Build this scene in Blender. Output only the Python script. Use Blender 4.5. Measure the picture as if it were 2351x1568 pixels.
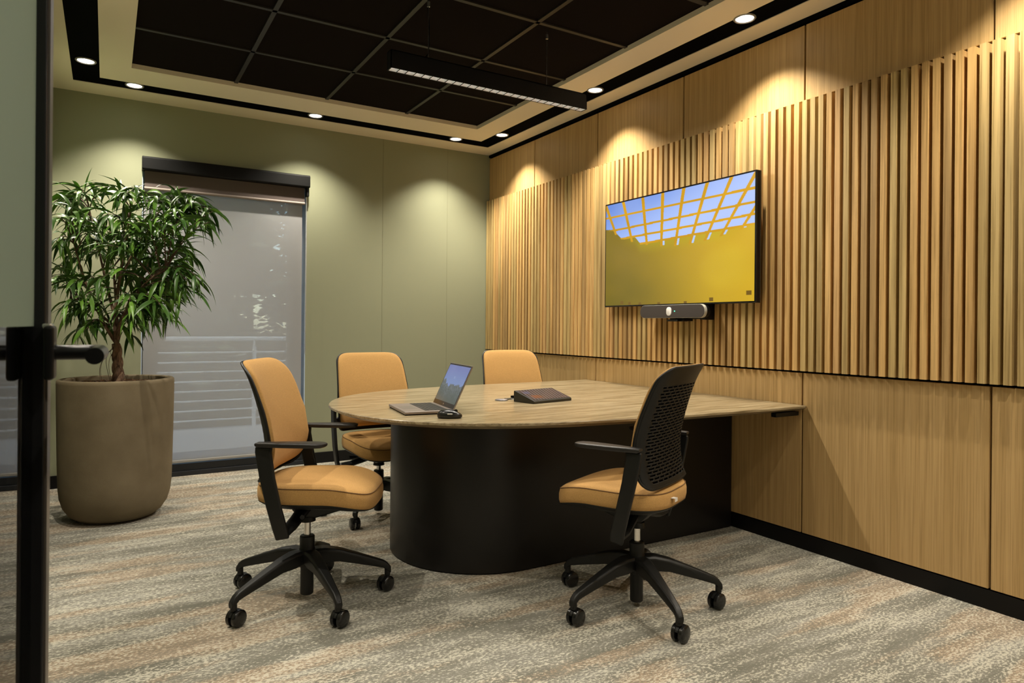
import bpy, bmesh, math, random
from mathutils import Vector, Matrix
R = math.radians
PI = math.pi
for o in list(bpy.data.objects): bpy.data.objects.remove(o)
SC = bpy.context.scene
COL = SC.collection

# ------------------------------------------------------------------ camera
YAW, ROLL, F, CY = 0.5417, 0.0082, 1547.9, 748.03
CAM = Vector((-3.088, -5.5677, 1.14))
fw = Vector((math.sin(YAW), math.cos(YAW), 0)); rt = Vector((math.cos(YAW), -math.sin(YAW), 0)); up = Vector((0, 0, 1))
r2 = rt*math.cos(ROLL) + up*math.sin(ROLL); u2 = -rt*math.sin(ROLL) + up*math.cos(ROLL)
cd = bpy.data.cameras.new('camera'); cam = bpy.data.objects.new('camera', cd); COL.objects.link(cam)
m = Matrix((r2, u2, -fw)).transposed().to_4x4(); m.translation = CAM
cam.matrix_world = m
cd.sensor_fit = 'HORIZONTAL'; cd.sensor_width = 36; cd.lens = 36*F/2351
cd.shift_y = -(784 - CY)/2351; cd.clip_start = 0.05
cd.dof.use_dof = True; cd.dof.focus_distance = 3.4; cd.dof.aperture_fstop = 10.0
SC.camera = cam

# ------------------------------------------------------------------ world and exposure
w = bpy.data.worlds.new('world'); SC.world = w; w.use_nodes = True
nt = w.node_tree; bgn = nt.nodes['Background']
sky = nt.nodes.new('ShaderNodeTexSky'); sky.sky_type = 'NISHITA'; sky.sun_disc = False
sky.sun_elevation = R(38); sky.sun_rotation = R(200); sky.altitude = 200; sky.dust_density = 0.6
nt.links.new(sky.outputs[0], bgn.inputs['Color']); bgn.inputs['Strength'].default_value = 0.5
sd = bpy.data.lights.new('sun', 'SUN'); sd.energy = 4.5; sd.angle = R(.5); sd.color = (1, .96, .9)
sun = bpy.data.objects.new('sun', sd); COL.objects.link(sun); sun.rotation_euler = Vector((.12, .28, -.95)).to_track_quat('-Z', 'Y').to_euler()
SC.view_settings.view_transform = 'Standard'; SC.view_settings.look = 'None'
SC.view_settings.gamma = 1; SC.view_settings.use_curve_mapping = False
SC.view_settings.exposure = 0.6
SPOT_W = 70
SPOT_COL = (1.0, 0.915, 0.765)
HC = 2.743                                       # ceiling height

# ------------------------------------------------------------------ material helpers
def mat(name, base=(.5, .5, .5), rough=.6, metal=0, spec=.5, emit=None, es=0, coat=0, sheen=0):
    M = bpy.data.materials.new(name); M.use_nodes = True
    b = M.node_tree.nodes['Principled BSDF']
    b.inputs['Base Color'].default_value = (*base, 1); b.inputs['Roughness'].default_value = rough
    b.inputs['Metallic'].default_value = metal; b.inputs['Specular IOR Level'].default_value = spec
    b.inputs['Coat Weight'].default_value = coat; b.inputs['Sheen Weight'].default_value = sheen
    if emit: b.inputs['Emission Color'].default_value = (*emit, 1); b.inputs['Emission Strength'].default_value = es
    return M
class NT:
    def __init__(s, M): s.t = M.node_tree; s.b = s.t.nodes['Principled BSDF']
    def n(s, ty, **k):
        x = s.t.nodes.new(ty)
        for a, v in k.items():
            if a in ('operation', 'blend_type', 'data_type', 'attribute_name', 'feature', 'noise_dimensions', 'interpolation_type'): setattr(x, a, v)
            else: x.inputs[a.replace('_', ' ')].default_value = v
        return x
    def l(s, a, b): s.t.links.new(a, b)
    def coords(s, scale=(1, 1, 1), rot=(0, 0, 0), src='Object'):
        tc = s.t.nodes.new('ShaderNodeTexCoord'); mp = s.t.nodes.new('ShaderNodeMapping')
        mp.inputs['Scale'].default_value = scale; mp.inputs['Rotation'].default_value = rot
        s.l(tc.outputs[src], mp.inputs['Vector']); return mp.outputs[0]
    def ramp(s, fac, stops, interp='LINEAR'):
        r = s.t.nodes.new('ShaderNodeValToRGB'); r.color_ramp.interpolation = interp
        e = r.color_ramp.elements
        while len(e) > 1: e.remove(e[-1])
        for i, (p, c) in enumerate(stops):
            q = e[0] if i == 0 else e.new(p); q.position = p; q.color = (*c, 1)
        s.l(fac, r.inputs[0]); return r.outputs[0]
    def mix(s, fac, a, b, mode='MIX'):
        x = s.t.nodes.new('ShaderNodeMix'); x.data_type = 'RGBA'; x.blend_type = mode
        for k, v in ((0, fac), (6, a), (7, b)):
            if hasattr(v, 'links') or isinstance(v, bpy.types.NodeSocket): s.l(v, x.inputs[k])
            elif isinstance(v, tuple): x.inputs[k].default_value = (*v, 1)
            else: x.inputs[k].default_value = v
        return x.outputs[2]
    def bump(s, h, strength=.3, dist=.002):
        x = s.t.nodes.new('ShaderNodeBump'); x.inputs['Strength'].default_value = strength; x.inputs['Distance'].default_value = dist
        s.l(h, x.inputs['Height']); s.l(x.outputs[0], s.b.inputs['Normal'])
def noise(N, vec, scale, detail=3, rough=.5):
    x = N.t.nodes.new('ShaderNodeTexNoise'); x.inputs['Scale'].default_value = scale
    x.inputs['Detail'].default_value = detail; x.inputs['Roughness'].default_value = rough
    N.l(vec, x.inputs['Vector']); return x.outputs[0]

def wood(name, axis, c1, c2, c3, rough=.5, island=False, fine=1.0, spec=.3, coat=0, k=.75, ln=1.0):
    M = mat(name, rough=rough, spec=spec, coat=coat); N = NT(M)
    s = [26*fine]*3; s[axis] = 0.9*ln
    v = N.coords(tuple(s)); s2 = [110*fine]*3; s2[axis] = 2.2*ln; v2 = N.coords(tuple(s2))
    if island:
        g = N.t.nodes.new('ShaderNodeNewGeometry'); ad = N.t.nodes.new('ShaderNodeVectorMath'); ad.operation = 'MULTIPLY_ADD'
        cb = N.t.nodes.new('ShaderNodeCombineXYZ')
        for i in range(3): N.l(g.outputs['Random Per Island'], cb.inputs[i])
        ad.inputs[1].default_value = (40, 40, 40); N.l(cb.outputs[0], ad.inputs[0]); N.l(v, ad.inputs[2]); v = ad.outputs[0]
    a = noise(N, v, 1, 4, .6); b = noise(N, v2, 1, 3, .6)
    col = N.ramp(a, [(.36, c1), (.5, c2), (.64, c3)])
    fl = N.ramp(b, [(.36, (.62, .58, .50)), (.50, (1, 1, 1)), (.66, (1.10, 1.08, 1.06))])
    col = N.mix(k, col, fl, 'MULTIPLY')
    if island:
        hue = N.ramp(g.outputs['Random Per Island'], [(0, (.80, .74, .66)), (.2, (1.12, 1.02, .86)), (.4, (.95, .98, .88)), (.6, (1.05, .93, .84)), (.8, (.86, .88, .80)), (1, (1.15, 1.10, 1.0))], 'CONSTANT')
        col = N.mix(1.0, col, hue, 'MULTIPLY')
    N.l(col, N.b.inputs['Base Color']); N.bump(b, .12, .001)
    return M
M = {}
M['veneer'] = wood('oak_veneer', 2, (.45, .29, .115), (.50, .325, .135), (.545, .36, .155), k=.5, fine=1.5)
M['slat'] = wood('oak_slats', 2, (.44, .295, .13), (.53, .365, .165), (.63, .445, .215), island=True)
M['table'] = wood('table_oak', 0, (.215, .165, .090), (.305, .24, .142), (.385, .315, .195), rough=.30, fine=1.1, spec=.5, coat=.15, k=1.0, ln=3.2)
M['black'] = mat('black_gap', (.002, .002, .002), .8, spec=.05)
M['skirting'] = mat('skirting_black', (.0045, .004, .0038), .5, spec=.2)
M['plaster'] = mat('ceiling_plaster', (.74, .66, .52), .9, spec=.1)
M['channel'] = mat('channel_black', (.0015, .0015, .0015), .8, spec=.02)
M['tile'] = mat('tile_dark', (.008, .0055, .0048), .95, spec=.05)
t = NT(M['tile']); t.bump(noise(t, t.coords(), 500, 2), .3, .001)
M['tgrid'] = mat('tile_grid', (.018, .016, .013), .5, spec=.4)
M['green'] = mat('wall_green', (.250, .260, .170), .72, spec=.25)
t = NT(M['green']); t.bump(noise(t, t.coords(), 220, 3), .12, .001)
M['pale'] = mat('pale_wall', (.68, .66, .60), .8, spec=.2)
M['blk_metal'] = mat('black_metal', (.004, .004, .004), .42, spec=.3)
M['blk_satin'] = mat('pedestal_satin', (.006, .005, .0045), .38, spec=.4)
M['plastic'] = mat('black_plastic', (.006, .006, .0055), .45, spec=.35)
M['wheel'] = mat('caster_gloss', (.006, .006, .006), .22, spec=.5)
M['dkplastic'] = mat('grey_plastic', (.014, .012, .011), .42, spec=.45)
M['chrome'] = mat('chrome', (.75, .73, .70), .25, metal=1)
M['steel'] = mat('steel', (.55, .56, .58), .35, metal=1)
M['alu'] = mat('laptop_metal', (.34, .29, .265), .42, metal=.7)
M['gloss'] = mat('gloss_black', (.006, .006, .007), .12, spec=.5)
M['white'] = mat('white_plastic', (.75, .73, .70), .4)
M['silver'] = mat('silver_plastic', (.55, .55, .52), .4, metal=.3)
M['soil'] = mat('bark_mulch', (.10, .05, .022), .95)
t = NT(M['soil']); t.l(t.ramp(noise(t, t.coords(), 60, 3), [(.35, (.03, .014, .007)), (.6, (.19, .095, .04))]), t.b.inputs['Base Color'])
M['frame_out'] = mat('window_frame', (.02, .022, .026), .4, metal=.3)
M['concrete'] = mat('planter_stone', (.20, .162, .108), .85, spec=.2)
t = NT(M['concrete']); v = t.coords()
t.l(t.ramp(noise(t, v, 6, 4), [(.3, (.155, .122, .074)), (.7, (.20, .16, .10))]), t.b.inputs['Base Color']); t.bump(noise(t, v, 260, 4, .7), .45, .0015)
# fabric
def fabric(name, c, k=900):
    Mx = mat(name, c, .95, spec=.12, sheen=.05); n = NT(Mx); v = n.coords()
    a = noise(n, v, k, 2, .7); d = tuple(x*.82 for x in c); e = tuple(min(1, x*1.14) for x in c)
    n.l(n.ramp(a, [(.35, d), (.65, e)]), n.b.inputs['Base Color']); n.bump(a, .25, .0008); return Mx
M['fabric'] = fabric('ochre_fabric', (.475, .275, .098), 420)
M['piping'] = mat('piping_brown', (.15, .075, .025), .9)
# carpet
def carpet():
    Mx = mat('carpet', rough=.98, spec=.05, sheen=.1); n = NT(Mx)
    vA = n.coords((1.8, 9, 1)); vB = n.coords((1.0, 5.0, 1), (0, 0, .02)); vC = n.coords((70, 125, 1)); vD = n.coords((7, 30, 1)); vF = n.coords((420, 420, 1)); vE = n.coords((1.5, 8, 1), (0, 0, -.03))
    a = noise(n, vA, 1, 4, .55); b = noise(n, vB, 1, 3, .5); c = noise(n, vC, 1, 2, .6); d = noise(n, vD, 1, 3, .6); f = noise(n, vF, 1, 2, .6); e = noise(n, vE, 1, 3, .5)
    def math_(op, x, y):
        q = n.n('ShaderNodeMath', operation=op)
        for k, v in ((0, x), (1, y)):
            if isinstance(v, (int, float)): q.inputs[k].default_value = v
            else: n.l(v, q.inputs[k])
        return q.outputs[0]
    base = n.ramp(a, [(.36, (.175, .17, .14)), (.5, (.245, .235, .197)), (.62, (.31, .30, .26))])
    tanm = n.ramp(math_('ADD', b, math_('MULTIPLY', c, .22)), [(.62, (0, 0, 0)), (.69, (1, 1, 1))])
    col = n.mix(math_('MULTIPLY', tanm, .62), base, (.41, .30, .20))
    # pale and dark yarn specks, gathered in streaks
    sp = math_('ADD', c, math_('MULTIPLY', math_('ADD', d, e), .42))
    light = n.ramp(sp, [(.985, (0, 0, 0)), (1.02, (1, 1, 1))]); dark = n.ramp(sp, [(.86, (1, 1, 1)), (.90, (0, 0, 0))])
    light = n.ramp(math_('SUBTRACT', sp, .1), [(.87, (0, 0, 0)), (.905, (1, 1, 1))])
    col = n.mix(math_('MULTIPLY', light, .70), col, (.56, .53, .435))
    col = n.mix(math_('MULTIPLY', dark, .55), col, (.13, .125, .10))
    col = n.mix(.55, col, n.ramp(f, [(.3, (.62, .62, .62)), (.7, (1.25, 1.25, 1.25))]), 'MULTIPLY')
    n.l(col, n.b.inputs['Base Color']); n.bump(f, .5, .003); return Mx
M['carpet'] = carpet()
# glass
def glass(name, tint=(.92, .97, .95)):
    Mx = bpy.data.materials.new(name); Mx.use_nodes = True; t = Mx.node_tree; t.nodes.clear()
    o = t.nodes.new('ShaderNodeOutputMaterial'); g = t.nodes.new('ShaderNodeBsdfGlossy'); g.inputs['Roughness'].default_value = 0.01
    tr = t.nodes.new('ShaderNodeBsdfTransparent'); tr.inputs[0].default_value = (*tint, 1)
    fr = t.nodes.new('ShaderNodeFresnel'); fr.inputs[0].default_value = 1.5; mx = t.nodes.new('ShaderNodeMixShader')
    t.links.new(fr.outputs[0], mx.inputs[0]); t.links.new(tr.outputs[0], mx.inputs[1]); t.links.new(g.outputs[0], mx.inputs[2]); t.links.new(mx.outputs[0], o.inputs[0])
    return Mx
M['glass'] = glass('clear_glass'); M['door_glass'] = glass('door_glass', (.86, .93, .88))
def screen_cloth():
    Mx = bpy.data.materials.new('sunscreen_mesh'); Mx.use_nodes = True; t = Mx.node_tree; t.nodes.clear()
    o = t.nodes.new('ShaderNodeOutputMaterial'); d = t.nodes.new('ShaderNodeBsdfDiffuse'); d.inputs[0].default_value = (.56, .56, .57, 1)
    tl = t.nodes.new('ShaderNodeBsdfTranslucent'); tl.inputs[0].default_value = (.42, .41, .385, 1)
    tr = t.nodes.new('ShaderNodeBsdfTransparent'); a = t.nodes.new('ShaderNodeMixShader'); b = t.nodes.new('ShaderNodeMixShader')
    a.inputs[0].default_value = .45; b.inputs[0].default_value = .24
    t.links.new(d.outputs[0], a.inputs[1]); t.links.new(tl.outputs[0], a.inputs[2]); t.links.new(a.outputs[0], b.inputs[1]); t.links.new(tr.outputs[0], b.inputs[2]); t.links.new(b.outputs[0], o.inputs[0])
    return Mx
M['sunscreen'] = screen_cloth()
def tint_film():
    Mx = bpy.data.materials.new('added_tint_film'); Mx.use_nodes = True; t = Mx.node_tree; t.nodes.clear()
    o = t.nodes.new('ShaderNodeOutputMaterial'); d = t.nodes.new('ShaderNodeBsdfDiffuse'); d.inputs[0].default_value = (.42, .50, .42, 1)
    tl = t.nodes.new('ShaderNodeBsdfTranslucent'); tl.inputs[0].default_value = (.5, .58, .5, 1); a = t.nodes.new('ShaderNodeMixShader'); a.inputs[0].default_value = .5
    tr = t.nodes.new('ShaderNodeBsdfTransparent'); b = t.nodes.new('ShaderNodeMixShader'); b.inputs[0].default_value = .25
    t.links.new(d.outputs[0], a.inputs[1]); t.links.new(tl.outputs[0], a.inputs[2]); t.links.new(a.outputs[0], b.inputs[1]); t.links.new(tr.outputs[0], b.inputs[2]); t.links.new(b.outputs[0], o.inputs[0])
    return Mx
M['blockout'] = mat('blockout_fabric', (.085, .065, .058), .9)
def leafmat(name, a, b, c):
    Mx = mat(name, b, .36, spec=.35); n = NT(Mx); g = n.t.nodes.new('ShaderNodeNewGeometry')
    n.l(n.ramp(g.outputs['Random Per Island'], [(0, a), (.5, b), (1, c)]), n.b.inputs['Base Color'])
    n.b.inputs['Subsurface Weight'].default_value = 0
    n.b.inputs['Transmission Weight'].default_value = 0
    return Mx
M['leaf'] = leafmat('ficus_leaf', (.022, .060, .010), (.050, .120, .016), (.12, .25, .03))
M['treeleaf'] = leafmat('tree_leaf', (.02, .03, .015), (.05, .065, .03), (.14, .16, .08))
M['bark'] = mat('bark', (.13, .075, .045), .9)
t = NT(M['bark']); nn = noise(t, t.coords((60, 60, 18)), 1, 4); t.l(t.ramp(nn, [(.35, (.07, .035, .02)), (.65, (.24, .15, .09))]), t.b.inputs['Base Color']); t.bump(nn, .6, .004)
M['twig'] = mat('twig', (.075, .04, .025), .8)
M['lamp'] = mat('lamp_disc', (1, 1, 1), .5, emit=(1, .95, .86), es=9)
M['lampbaf'] = mat('lamp_baffle', (.30, .29, .27), .4, metal=.4)
M['led'] = mat('pendant_led', (1, 1, 1), .5, emit=(1, .97, .92), es=14.0)
M['louvre'] = mat('louvre_reflector', (.75, .75, .75), .4, metal=.5)
M['pavers'] = mat('balcony_tile', (.42, .42, .44), .8)
t = NT(M['pavers']); br = t.t.nodes.new('ShaderNodeTexBrick'); br.offset = 0; br.inputs['Scale'].default_value = 1
br.inputs['Brick Width'].default_value = .6; br.inputs['Row Height'].default_value = .6; br.inputs['Mortar Size'].default_value = .004
br.inputs['Color1'].default_value = (.62, .62, .64, 1); br.inputs['Color2'].default_value = (.68, .68, .70, 1); br.inputs['Mortar'].default_value = (.9, .9, .9, 1)
t.l(t.coords(), br.inputs['Vector']); t.l(br.outputs['Color'], t.b.inputs['Base Color'])
M['rail'] = mat('railing_white', (.85, .86, .88), .4)
M['grass'] = mat('garden_ground', (.09, .12, .04), .95)
def display(name, strength):
    Mx = mat(name, (.01, .01, .01), .15, spec=.5); n = NT(Mx)
    a = n.t.nodes.new('ShaderNodeVertexColor'); a.layer_name = 'pix'
    n.l(a.outputs[0], n.b.inputs['Emission Color']); n.b.inputs['Emission Strength'].default_value = strength; return Mx
M['tvpix'] = display('tv_picture', .74); M['lappix'] = display('laptop_picture', .55); M['tabpix'] = display('tablet_picture', .38)
M['green_led'] = mat('status_led', (.1, .8, .4), .4, emit=(.1, .9, .5), es=1.2)

# ------------------------------------------------------------------ mesh helpers
class MB:
    def __init__(s): s.v = []; s.f = []; s.mi = []
    def add(s, vs, fs, mi=0, T=None):
        b = len(s.v); s.v += [(T @ Vector(p) if T else Vector(p)) for p in vs]; s.f += [[b+i for i in f] for f in fs]; s.mi += [mi]*len(fs)
    def box(s, a, b, mi=0, T=None):
        x0, y0, z0 = a; x1, y1, z1 = b
        s.add([(x0,y0,z0),(x1,y0,z0),(x1,y1,z0),(x0,y1,z0),(x0,y0,z1),(x1,y0,z1),(x1,y1,z1),(x0,y1,z1)],
              [(0,3,2,1),(4,5,6,7),(0,1,5,4),(1,2,6,5),(2,3,7,6),(3,0,4,7)], mi, T)
    def prism(s, pts, z0, z1, mi=0, T=None, caps=True):
        n = len(pts); vs = [(x, y, z0) for x, y in pts] + [(x, y, z1) for x, y in pts]
        fs = [(i, (i+1) % n, n+(i+1) % n, n+i) for i in range(n)]
        if caps: fs += [tuple(range(n-1, -1, -1)), tuple(range(n, 2*n))]
        s.add(vs, fs, mi, T)
    def rings(s, rings, mi=0, T=None, cap0=True, cap1=True, closed=False):
        n = len(rings[0]); vs = [p for r in rings for p in r]; fs = []
        for k in range(len(rings)-1):
            for i in range(n): fs.append((k*n+i, k*n+(i+1) % n, (k+1)*n+(i+1) % n, (k+1)*n+i))
        if closed:
            k = len(rings)-1
            for i in range(n): fs.append((k*n+i, k*n+(i+1) % n, (i+1) % n, i))
        else:
            if cap0: fs.append(tuple(range(n-1, -1, -1)))
            if cap1: fs.append(tuple((len(rings)-1)*n+i for i in range(n)))
        s.add(vs, fs, mi, T)
    def lathe(s, prof, n=32, mi=0, T=None, cap0=True, cap1=True):
        s.rings([[(r*math.cos(2*PI*i/n), r*math.sin(2*PI*i/n), z) for i in range(n)] for r, z in prof], mi, T, cap0, cap1)
    def tube(s, pts, rad, n=10, mi=0, T=None, closed=False, sy=1.0, cap=True, upv=None):
        pts = [Vector(p) for p in pts]; rs = rad if isinstance(rad, (list, tuple)) else [rad]*len(pts)
        rings = []; N = len(pts); prev = None
        for i, p in enumerate(pts):
            if closed: d = (pts[(i+1) % N]-pts[i-1])
            else: d = pts[min(i+1, N-1)]-pts[max(i-1, 0)]
            d = d.normalized() if d.length else Vector((0, 0, 1))
            if upv is not None: a = Vector(upv)
            elif prev is None: a = Vector((0, 0, 1)) if abs(d.z) < .9 else Vector((1, 0, 0))
            else: a = prev
            a = (a - d*a.dot(d)).normalized(); prev = a; b = d.cross(a)
            r = rs[i]; r1, r2_ = r if isinstance(r, tuple) else (r, r*sy)
            rings.append([tuple(p + a*(r1*math.cos(2*PI*k/n)) + b*(r2_*math.sin(2*PI*k/n))) for k in range(n)])
        s.rings(rings, mi, T, cap, cap, closed)
    def build(s, name, mats, parent=None, smooth=True, angle=35, bevel=0, seg=2, subsurf=0, loc=None, recalc=True):
        me = bpy.data.meshes.new(name); me.from_pydata([tuple(v) for v in s.v], [], s.f)
        if not isinstance(mats, (list, tuple)): mats = [mats]
        for q in mats: me.materials.append(q)
        for i, p in enumerate(me.polygons): p.material_index = s.mi[i]
        if recalc:
            bm = bmesh.new(); bm.from_mesh(me); bmesh.ops.recalc_face_normals(bm, faces=bm.faces); bm.to_mesh(me); bm.free()
        if smooth:
            me.shade_smooth()
            me.set_sharp_from_angle(angle=R(angle))
        o = bpy.data.objects.new(name, me); COL.objects.link(o)
        if parent: o.parent = parent
        if loc: o.location = loc
        if bevel:
            bv = o.modifiers.new('bevel', 'BEVEL'); bv.width = bevel; bv.segments = seg; bv.limit_method = 'ANGLE'; bv.angle_limit = R(40)
        if subsurf:
            ss = o.modifiers.new('sub', 'SUBSURF'); ss.levels = subsurf; ss.render_levels = subsurf
        return o
def tag(o, label=None, cat=None, group=None, kind=None):
    if label: o['label'] = label
    if cat: o['category'] = cat
    if group: o['group'] = group
    if kind: o['kind'] = kind
    return o
def thing(name, label, cat, loc=(0, 0, 0), rz=0, group=None):
    o = bpy.data.objects.new(name, None); COL.objects.link(o); o.location = loc; o.rotation_euler = (0, 0, rz)
    o.empty_display_size = .1
    return tag(o, label, cat, group)
def struct(o): o['kind'] = 'structure'; return o
def copy_tree(o, parent=None):
    c = o.copy(); COL.objects.link(c)
    if parent: c.parent = parent
    for ch in list(o.children): copy_tree(ch, c)
    return c
def smoothstep(a, b, x):
    t = max(0, min(1, (x-a)/(b-a))); return t*t*(3-2*t)
def superpt(t, a, b, n):
    c, s = math.cos(t), math.sin(t)
    return a*math.copysign(abs(c)**(2/n), c), b*math.copysign(abs(s)**(2/n), s)
def bez(p0, p1, p2, p3, n):
    out = []
    for i in range(n+1):
        t = i/n; out.append(Vector(p0)*(1-t)**3 + Vector(p1)*3*t*(1-t)**2 + Vector(p2)*3*t*t*(1-t) + Vector(p3)*t**3)
    return out

# ------------------------------------------------------------------ room shell
XL, YF = -3.44, -5.5                              # left wall, front wall
DX0, DX1 = -3.26, -2.30                           # doorway in the front wall
b = MB(); b.box((XL-.2, YF-2.4, -.06), (.2, 0.0, 0)); b.box((-2.88, 0, -.06), (-1.69, .1, 0)); struct(b.build('floor', M['carpet'], smooth=False))
# green window wall with its opening
WX0, WX1, WZ = -2.872, -1.700, 2.33
b = MB()
b.box((XL-.2, 0, -.06), (WX0, .22, 2.95)); b.box((WX1, 0, -.06), (.2, .22, 2.95)); b.box((WX0, 0, WZ), (WX1, .22, 2.95))
wb = struct(b.build('wall_back', M['green'], smooth=False))
b = MB()
for x in (-1.049, -.435): b.box((x-.0016, -.0012, .09), (x+.0016, .003, HC))
b.build('panel_seam', mat('seam_olive', (.21, .21, .13), .9), wb, smooth=False)  # fine panel joints, slightly darker than the wall green
b = MB(); b.box((XL-.2, YF-2.4, -.06), (XL, 0, 2.95)); struct(b.build('wall_left', M['green'], smooth=False))
b = MB(); b.box((DX1, YF-.12, 0), (.2, YF, 2.95)); b.box((DX0, YF-.12, 2.35), (DX1, YF, 2.95)); b.box((XL, YF-.12, 0), (DX0, YF, 2.95)); struct(b.build('wall_front', M['pale'], smooth=False))
b = MB(); b.box((XL-.2, YF-2.5, 0), (.2, YF-2.4, 2.95)); struct(b.build('wall_light_block', M['pale'], smooth=False))  # unseen corridor end, added to keep outside light from the doorway
for n, a, c in (('baseboard_back', (XL, -.012, 0), (WX0, 0, .088)), ('baseboard_back', (WX1, -.012, 0), (-.012, 0, .088)), ('baseboard_left', (XL, YF, 0), (XL+.012, -.012, .088))):
    b = MB(); b.box(a, c); struct(b.build(n, M['skirting'], smooth=False, bevel=.002))
# wood wall
b = MB(); b.box((.030, YF-2.4, -.06), (.2, 0, 2.95)); wr = struct(b.build('wall_right', M['black'], smooth=False))
b = MB(); b.box((-.002, YF, 0), (.03, -.0, .078)); struct(b.build('baseboard_right', M['skirting'], smooth=False))
ZT, ZB = 2.312, .918
ys = [0, -.786, -1.637, -2.499, -3.355, -4.222, -5.085, -5.5]
for y1, y0 in zip(ys[:-1], ys[1:]):
    b = MB(); b.box((0, y0+.005, ZT+.006), (.03, y1-.005, HC-.034)); b.build('upper_panel', M['veneer'], wr, smooth=False, bevel=.001)
    b = MB(); b.box((0, y0+.005, .084), (.03, y1-.005, ZB-.010)); b.build('lower_panel', M['veneer'], wr, smooth=False, bevel=.001)
random.seed(3)
P = .0468; nsl = 0
for y1, y0 in zip(ys[:-1], ys[1:]):
    b = MB(); n = max(1, round((y1-y0)/P)); p = (y1-y0)/n
    b.box((.006, y0, ZB+.001), (.03, y1, ZT-.003))
    for i in range(n):
        yc = y1 - (i+.5)*p; h = p*.30; d = .033
        zz0 = ZB + .002; zz1 = ZT-.004 - random.uniform(0, .001)
        b.prism([(.008, yc-h), (.008, yc+h), (-d, yc+h), (-d, yc-h)], zz0, zz1)
    b.build('slat_panel', M['slat'], wr, smooth=False)

# ceiling: plaster border, black light channel, recessed dark tiles
def ring_boxes(b, x0, x1, y0, y1, ix0, ix1, iy0, iy1, z0, z1):
    b.box((x0, iy1, z0), (x1, y1, z1)); b.box((x0, y0, z0), (x1, iy0, z1)); b.box((x0, iy0, z0), (ix0, iy1, z1)); b.box((ix1, iy0, z0), (x1, iy1, z1))
CH = (-3.288, -.152, -5.262, -.238); CHI = (-3.136, -.300, -5.110, -.388); RC = (-2.963, -.502, -4.997, -.690)
b = MB()
ring_boxes(b, XL-.1, .03, YF-2.4, .1, *CH, HC, HC+.08)
ring_boxes(b, *CHI, *RC, HC, HC+.04)
ceil = struct(b.build('ceiling', M['plaster'], smooth=False))
b = MB(); ring_boxes(b, CH[0], CH[1], CH[2], CH[3], *CHI, HC+.004, HC+.03); struct(b.build('trim_1', M['channel'], smooth=False))
b = MB(); b.box((-.006, YF, HC-.022), (.03, 0, HC)); struct(b.build('trim_2', M['black'], smooth=False))
b = MB(); b.box((RC[0]-.05, RC[2]-.05, HC+.030), (RC[1]+.05, RC[3]+.05, HC+.05)); b.build('dark_tile_field', M['tile'], ceil, smooth=False)
b = MB()
for i in range(1, 4): x = RC[0]+i*.6153; b.box((x-.012, RC[2], HC+.022), (x+.012, RC[3], HC+.031))
for i in range(1, 8):
    y = RC[3]-i*.6153
    if y > RC[2]: b.box((RC[0], y-.012, HC+.022), (RC[1], y+.012, HC+.0305))
b.build('ceiling_grid', M['tgrid'], ceil, smooth=False)
b = MB(); b.box((XL-.2, YF-2.4, 2.95), (.2, .22, 3.0)); struct(b.build('roof_slab_wall_top', M['black'], smooth=False)).name = 'wall_top'
t = thing('ceiling_vent', 'black slotted air vent in the dark ceiling tiles at the picture top edge', 'vent', (-.80, -3.27, HC+.030))
b = MB(); b.box((-.27, -.11, -.004), (.27, .11, .0)); b.build('backing', M['black'], t, smooth=False)
b = MB()
for k in range(6): b.box((-.27, -.1+k*.038, -.012), (.27, -.1+k*.038+.012, -.003))
b.build('slat', M['tgrid'], t, smooth=False)

# downlights in the channel
dl = None
lights = []
def downlight(x, y, label):
    global dl
    if dl is None:
        t = thing('downlight', label, 'ceiling light', (x, y, HC+.004), 0, 'round recessed downlights in the black ceiling channel')
        b = MB(); n = 40
        b.lathe([(.047, -.001), (.056, -.001), (.057, -.004), (.054, -.008), (.048, -.008), (.044, -.004), (.044, -.001)], n); b.build('trim_ring', M['lampbaf'], t)
        b = MB(); b.lathe([(.0445, -.0035), (.001, -.0045)], n, cap0=False); b.build('lamp', M['lamp'], t)
        L = bpy.data.lights.new('beam', 'SPOT'); L.energy = SPOT_W; L.color = SPOT_COL; L.spot_size = R(110); L.spot_blend = .95; L.shadow_soft_size = .016
        lo = bpy.data.objects.new('beam', L); COL.objects.link(lo); lo.parent = t; lo.location = (0, 0, -.035)
        dl = t
    else:
        t = copy_tree(dl); t.location = (x, y, HC+.004); tag(t, label)
    return t
for x, y, l in [(-3.207, -.67, 'downlight at the far left, alone in the wide black channel running towards the viewer'),
                (-2.936, -.34, 'downlight above the potted ficus, leftmost of the row along the green wall'),
                (-1.721, -.34, 'downlight above the right end of the window, middle of the row along the green wall'),
                (-.522, -.34, 'downlight near the room corner, last of the row along the green wall'),
                (-.250, -.663, 'downlight along the oak wall, the one nearest the room corner'),
                (-.258, -1.935, 'downlight along the oak wall, just past the right end of the hanging lamp'),
                (-.262, -3.187, 'downlight along the oak wall, the big one at the top of the picture'),
                (-.262, -4.44, 'downlight along the oak wall, out of view above the right end'),
                (-3.207, -1.93, 'downlight along the left wall, out of view above the ficus'),
                (-3.207, -3.19, 'downlight along the left wall, out of view above the open door'),
                (-3.207, -4.44, 'downlight along the left wall, out of view by the doorway'),
                (-2.4, -5.19, 'downlight along the front wall, out of view left of the middle'),
                (-.9, -5.19, 'downlight along the front wall, out of view towards the oak wall')]:
    downlight(x, y, l)

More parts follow.
